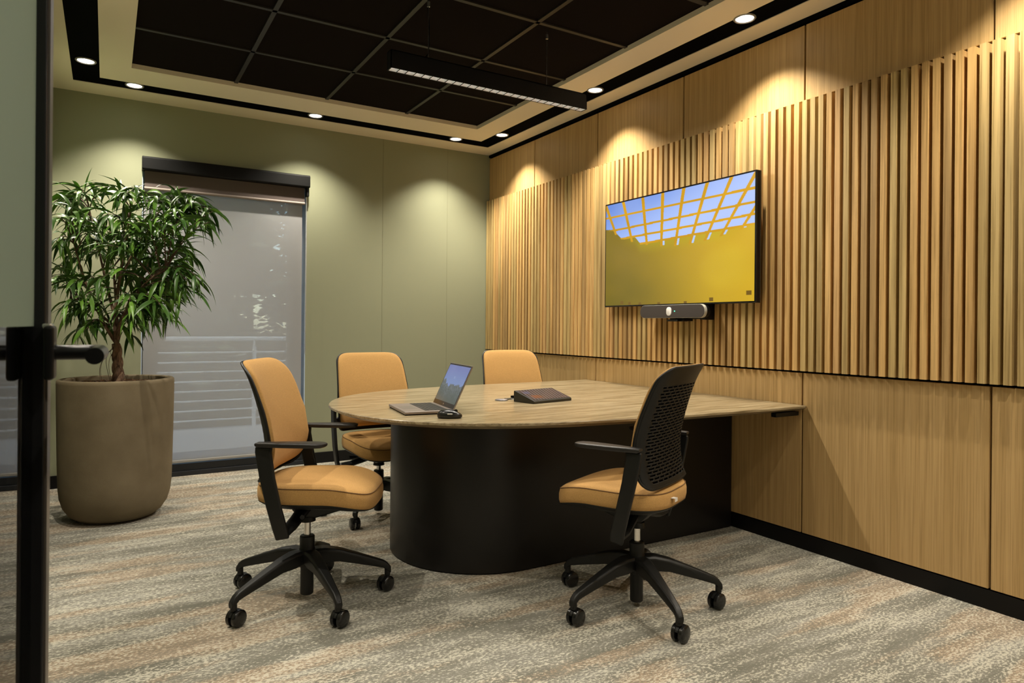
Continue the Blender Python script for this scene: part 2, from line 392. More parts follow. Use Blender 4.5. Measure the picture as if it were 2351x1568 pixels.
# ------------------------------------------------------------------ window, blind, balcony
wn = bpy.data.objects.new('window_1', None); COL.objects.link(wn); struct(wn)
yo0, yo1 = .115, .175
b = MB()
fwid = .115
b.box((WX0, yo0, 0), (WX0+fwid, yo1, WZ)); b.box((WX1-fwid, yo0, 0), (WX1, yo1, WZ)); b.box((WX0+fwid, yo0, WZ-.09), (WX1-fwid, yo1, WZ)); b.box((WX0+fwid, yo0, 0), (WX1-fwid, yo1, .10))
b.build('frame', mat('frame_grey', (.35, .36, .38), .5), wn, smooth=False, bevel=.003)
b = MB(); b.box((WX0, .0, .0), (WX1, .115, .035)); b.box((WX0, .018, .035), (WX1, .115, .088)); b.build('sill', M['frame_out'], wn, smooth=False, bevel=.002)
b = MB(); b.box((WX0+fwid, .14, .10), (WX1-fwid, .148, WZ-.09)); b.build('pane', M['glass'], wn, smooth=False)
b = MB(); b.box((WX0+.115, .085, .93), (WX0+.165, .113, 1.62)); b.build('pull_handle', M['rail'], wn, smooth=False, bevel=.006)
b = MB(); b.box((WX0, .002, .06), (WX0+.005, .115, 2.24)); b.box((WX1-.005, .002, .06), (WX1, .115, 2.24)); b.build('side_reveal', mat('reveal_daylight', (.55, .66, .80), .5), wn, smooth=False)  # the blue of daylight is put into the reveal colour
t = thing('roller_blind', 'grey see-through sunscreen roller blind with black cassette over the window', 'blind', ((WX0+WX1)/2, -.0, 0))
hw = (WX1-WX0)/2
b = MB(); prof = [(-.075, 2.335), (-.085, 2.325), (-.085, 2.245), (-.078, 2.238), (0.0, 2.238), (0, 2.335)]
b.rings([[(x, y, z) for y, z in prof] for x in (-hw-.004, hw+.010)]); b.build('cassette', mat('cassette_black', (.002, .002, .002), .5, spec=.2), t, smooth=False, bevel=.003)
b = MB(); b.box((-hw+.014, -.032, 2.115), (hw-.022, -.030, 2.245)); b.build('blockout_cloth', M['blockout'], t, smooth=False)
b = MB(); b.tube([(-hw+.012, -.031, 2.113), (hw-.020, -.031, 2.113)], .011, 12); b.build('hem_bar', mat('hem_taupe', (.22, .18, .155), .6), t)
b = MB(); b.box((-hw+.012, .010, .115), (hw-.030, .0108, 2.3)); b.build('sunscreen_cloth', M['sunscreen'], t, smooth=False)
b = MB(); b.box((-hw+.012, .004, .098), (hw-.030, .016, .118)); b.build('bottom_bar', mat('bar_grey', (.30, .29, .27), .5), t, smooth=False, bevel=.003)
b = MB(); b.tube([(hw-.006, -.012, 2.235), (hw-.006, -.012, .9)], .0018, 6); b.tube([(hw-.006, -.034, 2.235), (hw-.006, -.034, .9)], .0018, 6); b.build('chain', M['steel'], t)
b = MB(); b.box((hw-.012, -.06, 2.17), (hw+.008, -.004, 2.24)); b.build('end_bracket', M['blk_metal'], t, smooth=False, bevel=.004)

b = MB(); b.box((-5.2, .22, -.3), (1.6, 2.55, -.012)); struct(b.build('floor_balcony', M['pavers'], smooth=False)).name = 'floor'
t = thing('balcony_railing', 'white metal balcony railing with thin horizontal bars outside the window', 'railing', (-1.8, 2.42, -.012))
b = MB(); b.tube([(-3.4, 0, .985), (3.4, 0, .985)], .024, 12); b.build('handrail', M['rail'], t)
for k in range(8):
    b = MB(); z = .835-k*.105; b.tube([(-3.4, 0, z), (3.4, 0, z)], .009, 8); b.build('bar', M['rail'], t)
for x in (-2.3, -1.05, .14, 1.4, 2.65):
    b = MB(); b.box((x-.02, -.012, 0), (x+.02, .012, .90)); b.lathe([(.012, .90), (.012, .985)], 10, T=Matrix.Translation((x, 0, 0))); b.build('post', M['rail'], t, smooth=False)
b = MB(); b.box((-14, 2.56, -3.2), (14, 40, -3.0)); struct(b.build('floor_garden', M['grass'], smooth=False)).name = 'floor'
def tree(x, y, h, r, seed, label, n=1500):
    rnd = random.Random(seed); t = thing('garden_tree', label, 'tree', (x, y, -3.0), 0, 'trees beyond the balcony')
    b = MB(); b.tube([(0, 0, 0), (.1, 0, h*.35), (0, .1, h*.8)], [.16, .12, .05], 8)
    for k in range(9):
        a = rnd.uniform(0, 6.28); z = h*rnd.uniform(.3, .7); b.tube([(0, 0, z), (r*.5*math.cos(a), r*.5*math.sin(a), z+.5), (r*.9*math.cos(a), r*.9*math.sin(a), z+1.1)], [.06, .04, .015], 6)
    b.build('trunk', M['bark'], t)
    b = MB()
    cl = [(rnd.uniform(-r, r)*.8, rnd.uniform(-r, r)*.8, h*rnd.uniform(.22, 1.0), rnd.uniform(.5, 1.0)) for _ in range(44)]
    for i in range(n):
        cx_, cy_, cz, cr = rnd.choice(cl); p = Vector((cx_+rnd.gauss(0, .42)*cr, cy_+rnd.gauss(0, .42)*cr, cz+rnd.gauss(0, .42)*cr))
        q = Matrix.Rotation(rnd.uniform(0, 6.28), 3, 'Z') @ Matrix.Rotation(rnd.uniform(-1.2, 1.2), 3, 'X'); s_ = rnd.uniform(.07, .14)*(1+h/14)
        b.add([p + q @ Vector(c)*s_ for c in ((-1, 0, 0), (0, -.5, .12), (1, 0, 0), (0, .5, .12))], [(0, 1, 2, 3)])
    b.build('crown', M['treeleaf'], t, smooth=False, recalc=False)
tree(-2.7, 6.4, 6.3, 1.3, 1, 'green leafy garden tree seen through the blind just right of the ficus', 9000)
tree(1.6, 8.4, 7.2, 1.5, 2, 'green leafy garden tree seen through the right part of the blind', 11000)
tree(-1.5, 13.0, 9.0, 2.3, 3, 'farther garden tree filling the middle of the view through the blind', 12000)
tree(3.9, 13.4, 8.5, 2.2, 4, 'farthest garden tree, mostly hidden by the wall right of the window', 8000)
tree(1.0, 18.6, 10.5, 2.7, 6, 'distant garden tree seen between two nearer ones through the blind', 9000)
tree(-7.4, 12.4, 8.5, 2.0, 5, 'garden tree at the far left behind the ficus, outside the window', 6000)

# ------------------------------------------------------------------ glass door in the foreground
dr = bpy.data.objects.new('door_1', None); COL.objects.link(dr); struct(dr)
dr.location = (-3.1485, -4.563, 0); dr.rotation_euler = (0, 0, -R(2.6))
DW, DH, TH = .90, 2.62, .032                      # leaf runs towards -y, its right face is x=0
b = MB()
b.box((-TH, -.034, .008), (0, 0, DH)); b.box((-TH, -DW, .008), (0, -DW+.048, DH)); b.box((-TH, -DW+.048, DH-.05), (0, -.034, DH)); b.box((-TH, -DW+.048, .008), (0, -.034, .06))
b.build('door_frame', mat('door_frame_black', (.006, .006, .007), .28, spec=.5), dr, smooth=False, bevel=.002)
b = MB(); b.box((-TH/2-.004, -DW+.04, .05), (-TH/2+.004, -.030, DH-.045)); b.build('door_glass', M['door_glass'], dr, smooth=False)
b = MB(); b.box((-TH/2+.0042, -DW+.05, 1.135), (-TH/2+.0052, -.036, DH-.055)); b.build('added_tint_film', tint_film(), dr, smooth=False)  # added translucent sheet, stands in for the even grey-green tone of the upper glass
b = MB(); b.box((.0, -.030, .008), (.0025, -.002, DH)); b.build('edge_sheen', mat('sheen_grey', (.07, .058, .048), .3), dr, smooth=False)  # grazing reflection on the stile face, painted as a grey-brown strip
dh = bpy.data.objects.new('door_handle', None)
HZ, HY = 1.104, -.040
b = MB()
b.box((0, HY-.016, HZ-.032), (.011, HY+.016, HZ+.032)); hob = b.build('door_handle', M['blk_metal'], dr, smooth=False, bevel=.004, seg=3)
b = MB(); b.box((-.001, HY-.014, HZ+.028), (.008, HY+.014, HZ+.0345)); b.build('rose_cap', M['chrome'], hob, smooth=False, bevel=.002)
b = MB()
pts = [(.008, HY, HZ)] + [(.045, HY, HZ)] + [(.045+.012*math.sin(a), HY-.012*(1-math.cos(a)), HZ) for a in (R(30), R(60), R(90))] + [(.057, HY-.115, HZ)]
b.tube(pts, .0090, 24); b.build('lever', mat('lever_black', (.02, .02, .02), .3, metal=.6), hob, angle=60)

# ------------------------------------------------------------------ potted ficus
PC = Vector((-3.03, -.952, 0))
pt = thing('potted_ficus', 'tall potted ficus with drooping narrow leaves in a big taupe planter by the window', 'potted plant', PC)
b = MB()
Rm = .300
prof = [(.001, .0), (.165, .0), (.205, .010), (.240, .036), (.268, .080), (.284, .135), (.291, .20), (.295, .34), (Rm, .62), (Rm+.002, .79), (Rm+.001, .805), (Rm-.006, .812), (Rm-.034, .812), (Rm-.042, .805), (Rm-.044, .74), (.001, .74)]
b.lathe(prof, 72); b.build('planter', M['concrete'], pt, angle=50)
b = MB(); rnd = random.Random(5)
b.lathe([(.001, .775), (.15, .777), (Rm-.045, .768)], 40, cap1=False)
for i in range(420):
    a = rnd.uniform(0, 6.28); r_ = (Rm-.06)*math.sqrt(rnd.random()); T = Matrix.Translation((r_*math.cos(a), r_*math.sin(a), .779+rnd.uniform(-.003, .006))) @ Matrix.Rotation(rnd.uniform(0, 6.28), 4, 'Z') @ Matrix.Rotation(rnd.gauss(0, .35), 4, 'X')
    l_ = rnd.uniform(.010, .028); w_ = rnd.uniform(.004, .010); b.box((-l_, -w_, -.003), (l_, w_, .004), 0, T)
b.build('bark_mulch', M['soil'], pt, smooth=False)
def atpx(x, y, D):                                 # point at depth D behind pixel, planter coordinates
    d = fw*F + r2*(x-1175.5) - u2*(y-CY); return Vector((-3.088, -5.5677, 1.14)) + d*(D/F) - PC
D0 = 3.99
b = MB()
base = atpx(272, 885, D0); base.z = .77
fork = atpx(268, 790, D0)
for k in range(3):                                 # braided stems
    pts = []; rr = []
    for i in range(15):
        t_ = i/14; c = base.lerp(fork, t_); a = 2*PI*k/3 + t_*7.5; off = .017*(1-.3*t_)
        pts.append(c + Vector((off*math.cos(a), off*math.sin(a), 0))); rr.append(.020-.006*t_)
    b.tube(pts, rr, 10)
stemend = {}
main = [((268, 790), (255, 700), (285, 600), (300, 480), 0, .013), ((268, 790), (225, 730), (190, 640), (170, 560), -.10, .010), ((270, 780), (285, 700), (340, 600), (400, 520), .05, .012),
        ((262, 720), (240, 640), (225, 560), (205, 480), .12, .009), ((268, 760), (295, 690), (330, 640), (380, 620), -.18, .009), ((285, 620), (320, 560), (345, 500), (390, 460), .15, .008),
        ((250, 740), (215, 700), (185, 690), (160, 690), .10, .007), ((268, 780), (270, 700), (260, 620), (250, 500), .25, .010)]
curves = []
for p0, p1, p2, p3, dd, r_ in main:
    c = bez(atpx(*p0, D0), atpx(*p1, D0+dd*.3), atpx(*p2, D0+dd*.8), atpx(*p3, D0+dd), 14); curves.append(c)
    b.tube(c, [r_*(1-.65*i/14) for i in range(15)], 8)
b.build('trunk', M['bark'], pt)
# twigs and leaves
tips = [(150, 450), (185, 440), (235, 435), (280, 450), (320, 440), (355, 450), (400, 455), (440, 450), (470, 470), (480, 485), (140, 500), (165, 520), (200, 500), (240, 500), (285, 500), (330, 495), (375, 500), (420, 500), (455, 500), (485, 500),
        (130, 560), (160, 590), (200, 570), (245, 570), (290, 560), (340, 550), (385, 560), (420, 560), (140, 640), (175, 650), (215, 640), (300, 630), (340, 620), (380, 630), (415, 610), (150, 700), (180, 710), (330, 690), (370, 680), (400, 670), (430, 650),
        (165, 770), (200, 760), (310, 740), (345, 730), (375, 720), (440, 600), (452, 640), (428, 690), (398, 722), (440, 665), (380, 700), (300, 590), (260, 540), (350, 590), (310, 530), (230, 700), (290, 700), (170, 480), (410, 480), (215, 540), (360, 520), (120, 600), (190, 680), (330, 650), (300, 780)]
rnd = random.Random(11); tw = MB(); lf = MB()
def leaf(p, d, ln, wd, droop, roll):
    d = d.normalized(); side = d.cross(Vector((0, 0, 1)));
    if side.length < .05: side = Vector((1, 0, 0))
    side.normalize(); side = Matrix.Rotation(roll, 3, d) @ side
    n = 7; pts = []; q = p.copy(); dr_ = d.copy()
    for i in range(n+1):
        pts.append((q.copy(), dr_.copy())); q = q + dr_*(ln/n); dr_ = (dr_ + Vector((0, 0, -droop/n))).normalized()
    wA = PC.x; vs = []
    prof = [.05, .62, .95, 1.0, .86, .60, .28, .02]
    for (c, dd), k in zip(pts, prof):
        s_ = (side - dd*side.dot(dd)).normalized(); nrm = s_.cross(dd); w_ = wd*k
        vs += [c - s_*w_ + nrm*w_*.35, c, c + s_*w_ + nrm*w_*.35]
    for v_ in vs:
        if v_.x + PC.x < XL+.02 or v_.y + PC.y > -.10: return
    fs = []
    for i in range(n): a = i*3; fs += [(a, a+1, a+4, a+3), (a+1, a+2, a+5, a+4)]
    lf.add(vs, fs)
for (x, y) in tips:
  for rep in range(2):
    tip = atpx(x+rnd.uniform(-12, 12), y+rnd.uniform(-10, 10), D0 + rnd.uniform(-.34, .30))
    tip.x = max(tip.x, XL+.10-PC.x); tip.y = min(tip.y, -.16-PC.y)
    best = None
    for c in curves:
        for i, q in enumerate(c[3:]):
            if True:
                dd = (q-tip).length + rnd.uniform(0, .08) + 2*max(0, q.z-tip.z-.02)
                if best is None or dd < best[0]: best = (dd, q)
    q = best[1]; mid = q.lerp(tip, .55) + Vector((0, 0, .05+.1*(tip-q).length))
    c = bez(q, q.lerp(mid, .6), mid, tip, 9); tw.tube(c, [.0042-.0026*i/9 for i in range(10)], 5)
    out = (tip - Vector((tip.x*.3, tip.y*.3, tip.z-.05)));
    nl = rnd.randint(9, 12)
    for k in range(nl):
        f_ = .28 + .72*(k+.5)/nl; i_ = min(8, int(f_*9)); p = c[i_].lerp(c[i_+1], f_*9-i_) if i_ < 9 else c[9]
        ax = (c[i_+1]-c[i_]).normalized(); a = k*2.4 + rnd.uniform(-.5, .5)
        rad = Vector((math.cos(a), math.sin(a), 0)); d = ax*.75 + rad*.75 + Vector((0, 0, rnd.uniform(-.35, .30)))
        leaf(p, d, rnd.uniform(.13, .205), rnd.uniform(.0090, .0135), rnd.uniform(.7, 2.6), rnd.uniform(-.9, .9))
tw.build('twig', M['twig'], pt); lf.build('foliage', M['leaf'], pt, angle=80, recalc=False)
b = MB(); rnd = random.Random(8)
for k in range(5):
    a0 = fork + Vector((rnd.uniform(-.02, .02), rnd.uniform(-.02, .02), -.02)); e = base + Vector((rnd.uniform(-.10, .05), rnd.uniform(-.06, .06), .01)); c = bez(a0, a0+Vector((-.05, 0, -.05)), e+Vector((-.03, 0, .12)), e, 10); b.tube(c, .0013, 5)
b.build('aerial_root', M['twig'], pt)

# ------------------------------------------------------------------ table
TZ = .742
tb = thing('meeting_table', 'large rounded oak meeting table on a black pedestal against the oak wall', 'table', (-.003, -2.452, 0))
def outline(inset=0):
    near = [(0, -.928), (-.25, -.921), (-.5, -.911), (-.85, -.897), (-1.15, -.872), (-1.4, -.835), (-1.6, -.780), (-1.78, -.700), (-1.93, -.585), (-2.045, -.44), (-2.125, -.26), (-2.158, -.09), (-2.158, .09), (-2.125, .26), (-2.045, .44), (-1.93, .585), (-1.78, .70), (-1.6, .78), (-1.4, .835), (-1.15, .872), (-.85, .897), (-.5, .911), (-.25, .921), (0, .928)]
    # Catmull-Rom
    out = []
    n = len(near)
    for i in range(n-1):
        p = [near[max(i-1, 0)], near[i], near[i+1], near[min(i+2, n-1)]]
        for k in range(5):
            t_ = k/5; q = [.5*((2*p[1][j]) + (-p[0][j]+p[2][j])*t_ + (2*p[0][j]-5*p[1][j]+4*p[2][j]-p[3][j])*t_*t_ + (-p[0][j]+3*p[1][j]-3*p[2][j]+p[3][j])*t_**3) for j in (0, 1)]
            out.append(q)
    out.append(list(near[-1]))
    m_ = len(out); res = []
    for i, q in enumerate(out):
        a = out[max(i-1, 0)]; c = out[min(i+1, m_-1)]; tx, ty = c[0]-a[0], c[1]-a[1]; L = math.hypot(tx, ty)
        nx, ny = -ty/L, tx/L
        x, y = q[0]+nx*inset, q[1]+ny*inset
        if i in (0, m_-1): x = 0
        res.append((min(x, 0), y))
    return res
def oz(ins, z): return [(x, y, z) for x, y in outline(ins)]
io = outline(.03); sgn = 1 if max(abs(p[1]) for p in io) < max(abs(p[1]) for p in outline(0)) else -1
b = MB(); b.rings([oz(sgn*.045, TZ-.030), oz(sgn*.008, TZ-.016), oz(0, TZ-.012), oz(0, TZ-.003), oz(sgn*.003, TZ)]); b.build('tabletop', M['table'], tb, angle=30)
def stadium(hw_, xe, xr=0, n=40):
    return [(xr, -hw_)] + [(xe - hw_*math.sin(PI*i/n), -hw_*math.cos(PI*i/n)) for i in range(n+1)] + [(xr, hw_)]
b = MB(); b.prism(stadium(.462, -1.40, -.016), .006, TZ-.03); b.build('pedestal', M['blk_satin'], tb, angle=30)
b = MB(); b.prism(stadium(.452, -1.40, -.016), 0.0, .006); b.build('plinth', M['black'], tb, smooth=False)
b = MB(); b.box((-.20, -.90, TZ-.052), (-.02, -.87, TZ-.031)); b.build('wall_bracket', M['blk_metal'], tb, smooth=False, bevel=.002)
TC = Vector((0, -2.452, 0))

# ------------------------------------------------------------------ office chair (faces +x)
def back_x(z):                                     # rear curve of the backrest
    pts = [(.50, -.172), (.545, -.147), (.60, -.134), (.68, -.131), (.76, -.146), (.84, -.168), (.90, -.188), (.95, -.208), (1.0, -.240)]
    for (z0, x0), (z1, x1) in zip(pts[:-1], pts[1:]):
        if z <= z1:
            return x0 + (x1-x0)*((z-z0)/(z1-z0))
    return pts[-1][1]
def bx_smooth(z): return sum(back_x(z+d) for d in (-.03, -.015, 0, .015, .03))/5
def half_w(z):
    return .205 + .021*math.sin(min(1, max(0, (z-.50)/.25))*PI/2) - .020*max(0, (z-.72)/.28)
def wrap(y): return .018*(abs(y)/.21)**2 + .020*(min(1.05, abs(y)/.21))**8
def make_chair(label):
    c = thing('office_chair', label, 'chair', (0, 0, 0), 0, None)
    # base
    hub = MB(); hub.lathe([(.022, .135), (.034, .14), (.038, .17), (.034, .205), (.030, .215), (.030, .262), (.026, .266), (.001, .266)], 28); hub.build('hub', M['plastic'], c)
    g = MB(); g.lathe([(.0135, .25), (.0135, .36)], 20); g.build('gas_lift', M['chrome'], c)['label'] = 'chrome gas lift'
    g = MB(); g.lathe([(.001, .022), (.022, .022), (.0265, .026), (.0265, .16)], 24); g.build('lift_sleeve', M['plastic'], c)
    for k in range(5):
        a = 2*PI*k/5; T = Matrix.Rotation(a, 4, 'Z')
        l = MB(); st = [(.022, .210, .160, .031), (.07, .212, .150, .030), (.13, .199, .148, .026), (.21, .170, .127, .021), (.285, .141, .107, .017), (.315, .129, .098, .0155), (.332, .117, .083, .015), (.340, .098, .074, .014)]
        rings = []
        for x, zt, zb, hw_ in st:
            rings.append([(x, -hw_*.72, zt), (x, hw_*.72, zt), (x, hw_, zt-.010), (x, hw_*.8, zb), (x, -hw_*.8, zb), (x, -hw_, zt-.010)])
        rings[-1] = [(x+.006, y, z) for x, y, z in rings[-1]]
        l.rings(rings, 0, T); l.lathe([(.0125, .062), (.0125, .104)], 14, 0, T @ Matrix.Translation((.332, 0, 0)))
        l.build('leg', M['plastic'], c, bevel=.003)
        # twin-wheel caster
        sw = R([40, -35, 70, 10, -60][k])
        W = T @ Matrix.Translation((.332, 0, 0)) @ Matrix.Rotation(sw, 4, 'Z') @ Matrix.Translation((-.012, 0, .0325)) @ Matrix.Rotation(PI/2, 4, 'X')
        q = MB()
        for s_ in (-1, 1):
            pr_ = [(.001, .027), (.024, .0265), (.0295, .024), (.0325, .020), (.0325, .008), (.028, .006), (.001, .006)]
            q.lathe([(r_, z*s_) for r_, z in pr_], 32, 0, W)
        cas = q.build('caster', M['wheel'], c, angle=30)
        h_ = MB(); H_ = T @ Matrix.Translation((.332, 0, 0)) @ Matrix.Rotation(sw, 4, 'Z')
        h_.rings([[( -.012+.0335*math.cos(a_), y, .0325+.0335*math.sin(a_)) for a_ in [R(20+12*i) for i in range(12)]] + [(-.012+.020*math.cos(a_), y, .0325+.020*math.sin(a_)) for a_ in [R(152-12*i) for i in range(12)]] for y in (-.0055, .0055)], 0, H_)
        h_.build('caster_hood', M['plastic'], cas, smooth=False)
    # mechanism
    g = MB()
    g.rings([[(x, -w_, zt), (x, w_, zt), (x, w_*.8, zb), (x, -w_*.8, zb)] for x, w_, zt, zb in ((-.06, .045, .425, .385), (-.03, .050, .43, .352), (.045, .050, .43, .346), (.12, .045, .428, .368), (.24, .03, .425, .400))])
    g.build('tilt_mechanism', M['plastic'], c, bevel=.006)
    g = MB(); g.lathe([(.034, .325), (.030, .345)], 20); g.tube([(.02, -.05, .39), (.03, -.16, .392), (.04, -.20, .395)], [.006, .006, .009], 8); g.build('lever', M['plastic'], c)
    # seat pan and cushion
    def seatz(x): return -.42*max(0, x-.11)**2*2.8 + .10*max(0, -.16-x)**2
    def so(k, a=.237, b_=.222):                     # outline ring
        out = []
        for i in range(72):
            x, y = superpt(2*PI*i/72, a, b_, 3.6)
            if x < 0: y *= 1 - .10*(-x/a)**2
            out.append((x*k + .062, y*k))
        return out
    def ring(k, dz, a=.237, b_=.222): return [(x, y, (.466) + dz + seatz(x)) for x, y in so(k, a, b_)]
    s = MB(); s.rings([ring(.10, .044), ring(.35, .045), ring(.6, .048), ring(.80, .050), ring(.90, .0485), ring(.955, .044), ring(.985, .035), ring(1.0, .020), ring(1.0, -.004), ring(.985, -.020), ring(.95, -.026), ring(.3, -.026)])
    seat_o = s.build('seat', M['fabric'], c, angle=60)
    s = MB(); s.tube([p for p in ring(.978, .0395)], .0022, 6, closed=True); s.build('seat_piping', M['piping'], seat_o)
    s = MB(); s.rings([ring(.3, -.060), ring(.62, -.056), ring(.80, -.048), ring(.93, -.034), ring(.985, -.024), ring(.985, -.018), ring(.3, -.020)]); s.build('seat_pan', M['plastic'], c, angle=50)
    s = MB(); s.box((-.190, .055, .482), (-.170, .080, .4835)); s.box((-.1905, .055, .470), (-.189, .080, .4835)); s.build('fabric_tag', M['white'], seat_o, smooth=False)['label'] = 'small white fabric tag'
    # backrest: shell with slots
    Z0, Z1 = .528, .988
    s = MB(); NU, rows = 60, 30
    def sp(u, z, off=0):
        hw_ = half_w(z)
        for d_, rc in ((z-(Z1-.055), .055), ((Z0+.035)-z, .035)):
            if d_ > 0: hw_ -= rc - math.sqrt(max(0, rc*rc - d_*d_))
        y = u*hw_
        return (bx_smooth(z) + wrap(y) + off, y, z)
    zs = []
    zlo, zhi = .548, .922
    ph = (zhi-zlo)/rows
    zs = [Z0, .531, .535, .539, .543]
    for r_ in range(rows): zs += [zlo+r_*ph, zlo+r_*ph+ph*.52]
    zs += [zhi, .93, .94, .95, .96, .968, .975, .981, .985, Z1]
    us = [-1+2*i/NU for i in range(NU+1)]
    vs = [sp(u, z) for z in zs for u in us]; fs = []
    for j in range(len(zs)-1):
        isl = 5 <= j < 5+2*rows and (j % 2 == 1)
        for i in range(NU):
            if isl and 5 <= i < NU-5:
                ph_ = (i + (3 if (j//2) % 2 else 0)) % 6
                if ph_ != 0: continue
            fs.append((j*(NU+1)+i, j*(NU+1)+i+1, (j+1)*(NU+1)+i+1, (j+1)*(NU+1)+i))
    s.add(vs, fs); o = s.build('back_shell', M['plastic'], c, angle=60, recalc=False)
    o['label'] = 'black plastic shell with rows of slots'
    so_ = o.modifiers.new('solid', 'SOLIDIFY'); so_.thickness = .0035; so_.offset = 0
    # rim
    rim = []
    zz = [Z0 + (Z1-Z0)*(.5-.5*math.cos(PI*i/40)) for i in range(41)]
    rim += [sp(-1, z) for z in zz]
    rim += [sp(-1+2*i/8, Z1) for i in range(1, 8)]
    rim += [sp(1, z) for z in reversed(zz)]
    rim += [sp(1-2*i/8, Z0) for i in range(1, 8)]
    def roundc(p):
        out = []
        for x, y, z in p:
            hw_ = half_w(z)
            out.append((x, y, z))
        return out
    s = MB(); s.tube([(x+.004, y, z) for x, y, z in roundc(rim)], [(.0045, .011)]*len(rim), 8, closed=True, upv=(0, 1, 0)) if False else s.tube([(x+.003, y, z) for x, y, z in rim], .0055, 8, closed=True)
    s.build('back_frame', M['plastic'], c)
    # back cushion
    def bc(k, off, zc=.7705, hz=.2245):
        out = []
        for i in range(96):
            a_, b_ = superpt(2*PI*i/96, 1, 1, 7.5)
            z = zc + hz*k*b_ ; y = a_*half_w(z)*k*.992
            out.append((bx_smooth(z) + wrap(y) + off, y, z))
        return out
    s = MB(); s.rings([bc(.08, .042), bc(.4, .042), bc(.75, .041), bc(.90, .037), bc(.96, .031), bc(.99, .022), bc(1.0, .013), bc(.995, .008)], cap1=False); s.build('backrest', M['fabric'], c, angle=60)
    s = MB(); s.rings([bc(.97, .008, .757, .222), bc(.5, .006, .757, .222), bc(.05, .006, .757, .222)], cap0=False); s.build('back_liner', M['black'], c, angle=60)
    # arms: pad, upright, yoke under the seat
    for s_ in (-1, 1):
        ya = .300*s_
        u = MB(); st = [((-.124, .676), (-.060, .676)), ((-.124, .655), (-.062, .650)), ((-.106, .56), (-.047, .555)), ((-.080, .45), (-.022, .445)), ((-.058, .365), (.000, .36)), ((-.046, .318), (.004, .327))]
        yy = [.248, .250, .253, .253, .248, .240]; rings = []
        for ((xa, za), (xb, zb)), y_ in zip(st, yy):
            y_ *= s_; t_ = .009*s_; rings.append([(xa, y_-t_, za), (xb, y_-t_, zb), (xb, y_+t_, zb), (xa, y_+t_, za)])
        u.rings(rings); u.build('arm_post', M['plastic'], c, bevel=.006, seg=3)
        u = MB(); u.tube([(-.022, .243*s_, .340), (-.018, .17*s_, .345), (-.008, .10*s_, .366), (.0, .03*s_, .390)], [(.014, .026), (.017, .027), (.019, .028), (.020, .030)], 10, upv=(0, 0, 1)); u.build('arm_yoke', M['plastic'], c)
        # pad outline
        out = [(-.122, .016), (-.07, .022), (-.02, .030), (.08, .034), (.115, .032), (.138, .024), (.148, .008), (.148, -.012), (.138, -.030), (.115, -.038), (.08, -.038), (-.02, -.032), (-.07, -.024), (-.122, -.016)]
        p_ = MB(); p_.rings([[(x*k + .012*(1-k), .252*s_ + y*k*s_*-1, z) for x, y in out] for k, z in ((.93, .676), (.985, .680), (1, .686), (.985, .6905), (.94, .692))]); p_.build('armrest', M['dkplastic'], c, angle=50)
    # struts from the arm posts up to the back frame
    for s_ in (-1, 1):
        u = MB(); u.tube([(-.085, .250*s_, .600), (-.092, .235*s_, .598), (-.100, .215*s_, .60)], [(.012, .008), (.014, .008), (.018, .007)], 8, upv=(0, 0, 1)); u.build('back_strut', M['plastic'], c)
    return c
ch = make_chair('ochre office chair')
def lower(c, dz):                                 # seat height set by the gas lift
    for q in c.children:
        if q.name.split('.')[0] not in ('leg', 'caster', 'caster_hood', 'hub', 'gas_lift', 'lift_sleeve'): q.matrix_local = Matrix.Translation((0, 0, -dz)) @ q.matrix_local
def put(o, x, y, face, basea, label=None):
    o.location = (x, y, 0); o.rotation_euler = (0, 0, R(face))
    if label: o['label'] = label
GC = 'ochre office chairs around the meeting table'
ch['group'] = GC
c2 = copy_tree(ch); c3 = copy_tree(ch); c4 = copy_tree(ch)
def spin_base(c, face, basea):                    # turn the star base under the seat
    rot = Matrix.Rotation(R(basea-face), 4, 'Z')
    for q in c.children:
        if q.name.split('.')[0] in ('leg', 'caster', 'caster_hood', 'hub'): q.matrix_local = rot @ q.matrix_local
for c, x, y, fa, ba, l in ((ch, -2.367, -2.735, -31, -12.5, 'ochre office chair at the rounded left end of the table, turned side-on to the viewer'),
                           (c2, -1.672, -1.668, -89, 228, 'ochre office chair behind the table next to the window, behind the laptop'),
                           (c3, -.622, -1.57, -98, 10, 'ochre office chair behind the table by the oak wall, only its back showing'),
                           (c4, -1.225, -3.475, 115, -32.5, 'ochre office chair in front of the table, showing its black slotted back shell')):
    put(c, x, y, fa, ba, l); spin_base(c, fa, ba)
lower(c2, .03); lower(c3, .03)

# ------------------------------------------------------------------ pixel-grid displays
def screen_mesh(name, mtl, parent, nu, nv, pos, colour):
    me = bpy.data.meshes.new(name); vs = [pos(i/nu, j/nv) for j in range(nv+1) for i in range(nu+1)]
    fs = [(j*(nu+1)+i, (j+1)*(nu+1)+i, (j+1)*(nu+1)+i+1, j*(nu+1)+i+1) for j in range(nv) for i in range(nu)]
    me.from_pydata(vs, [], fs); me.materials.append(mtl)
    at = me.color_attributes.new('pix', 'FLOAT_COLOR', 'POINT'); buf = []
    def lin(c): return [((x/255+.055)/1.055)**2.4 if x > 10 else x/255/12.92 for x in c]
    for j in range(nv+1):
        for i in range(nu+1): buf += lin([max(0, min(255, q)) for q in colour(i/nu, j/nv)]) + [1]
    at.data.foreach_set('color', buf); o = bpy.data.objects.new(name, me); COL.objects.link(o); o.parent = parent; return o
def lerp3(a, b, t): return [x+(y-x)*t for x, y in zip(a, b)]
random.seed(1)
def hsh(i, j): return (math.sin(i*12.9898+j*78.233)*43758.5453) % 1
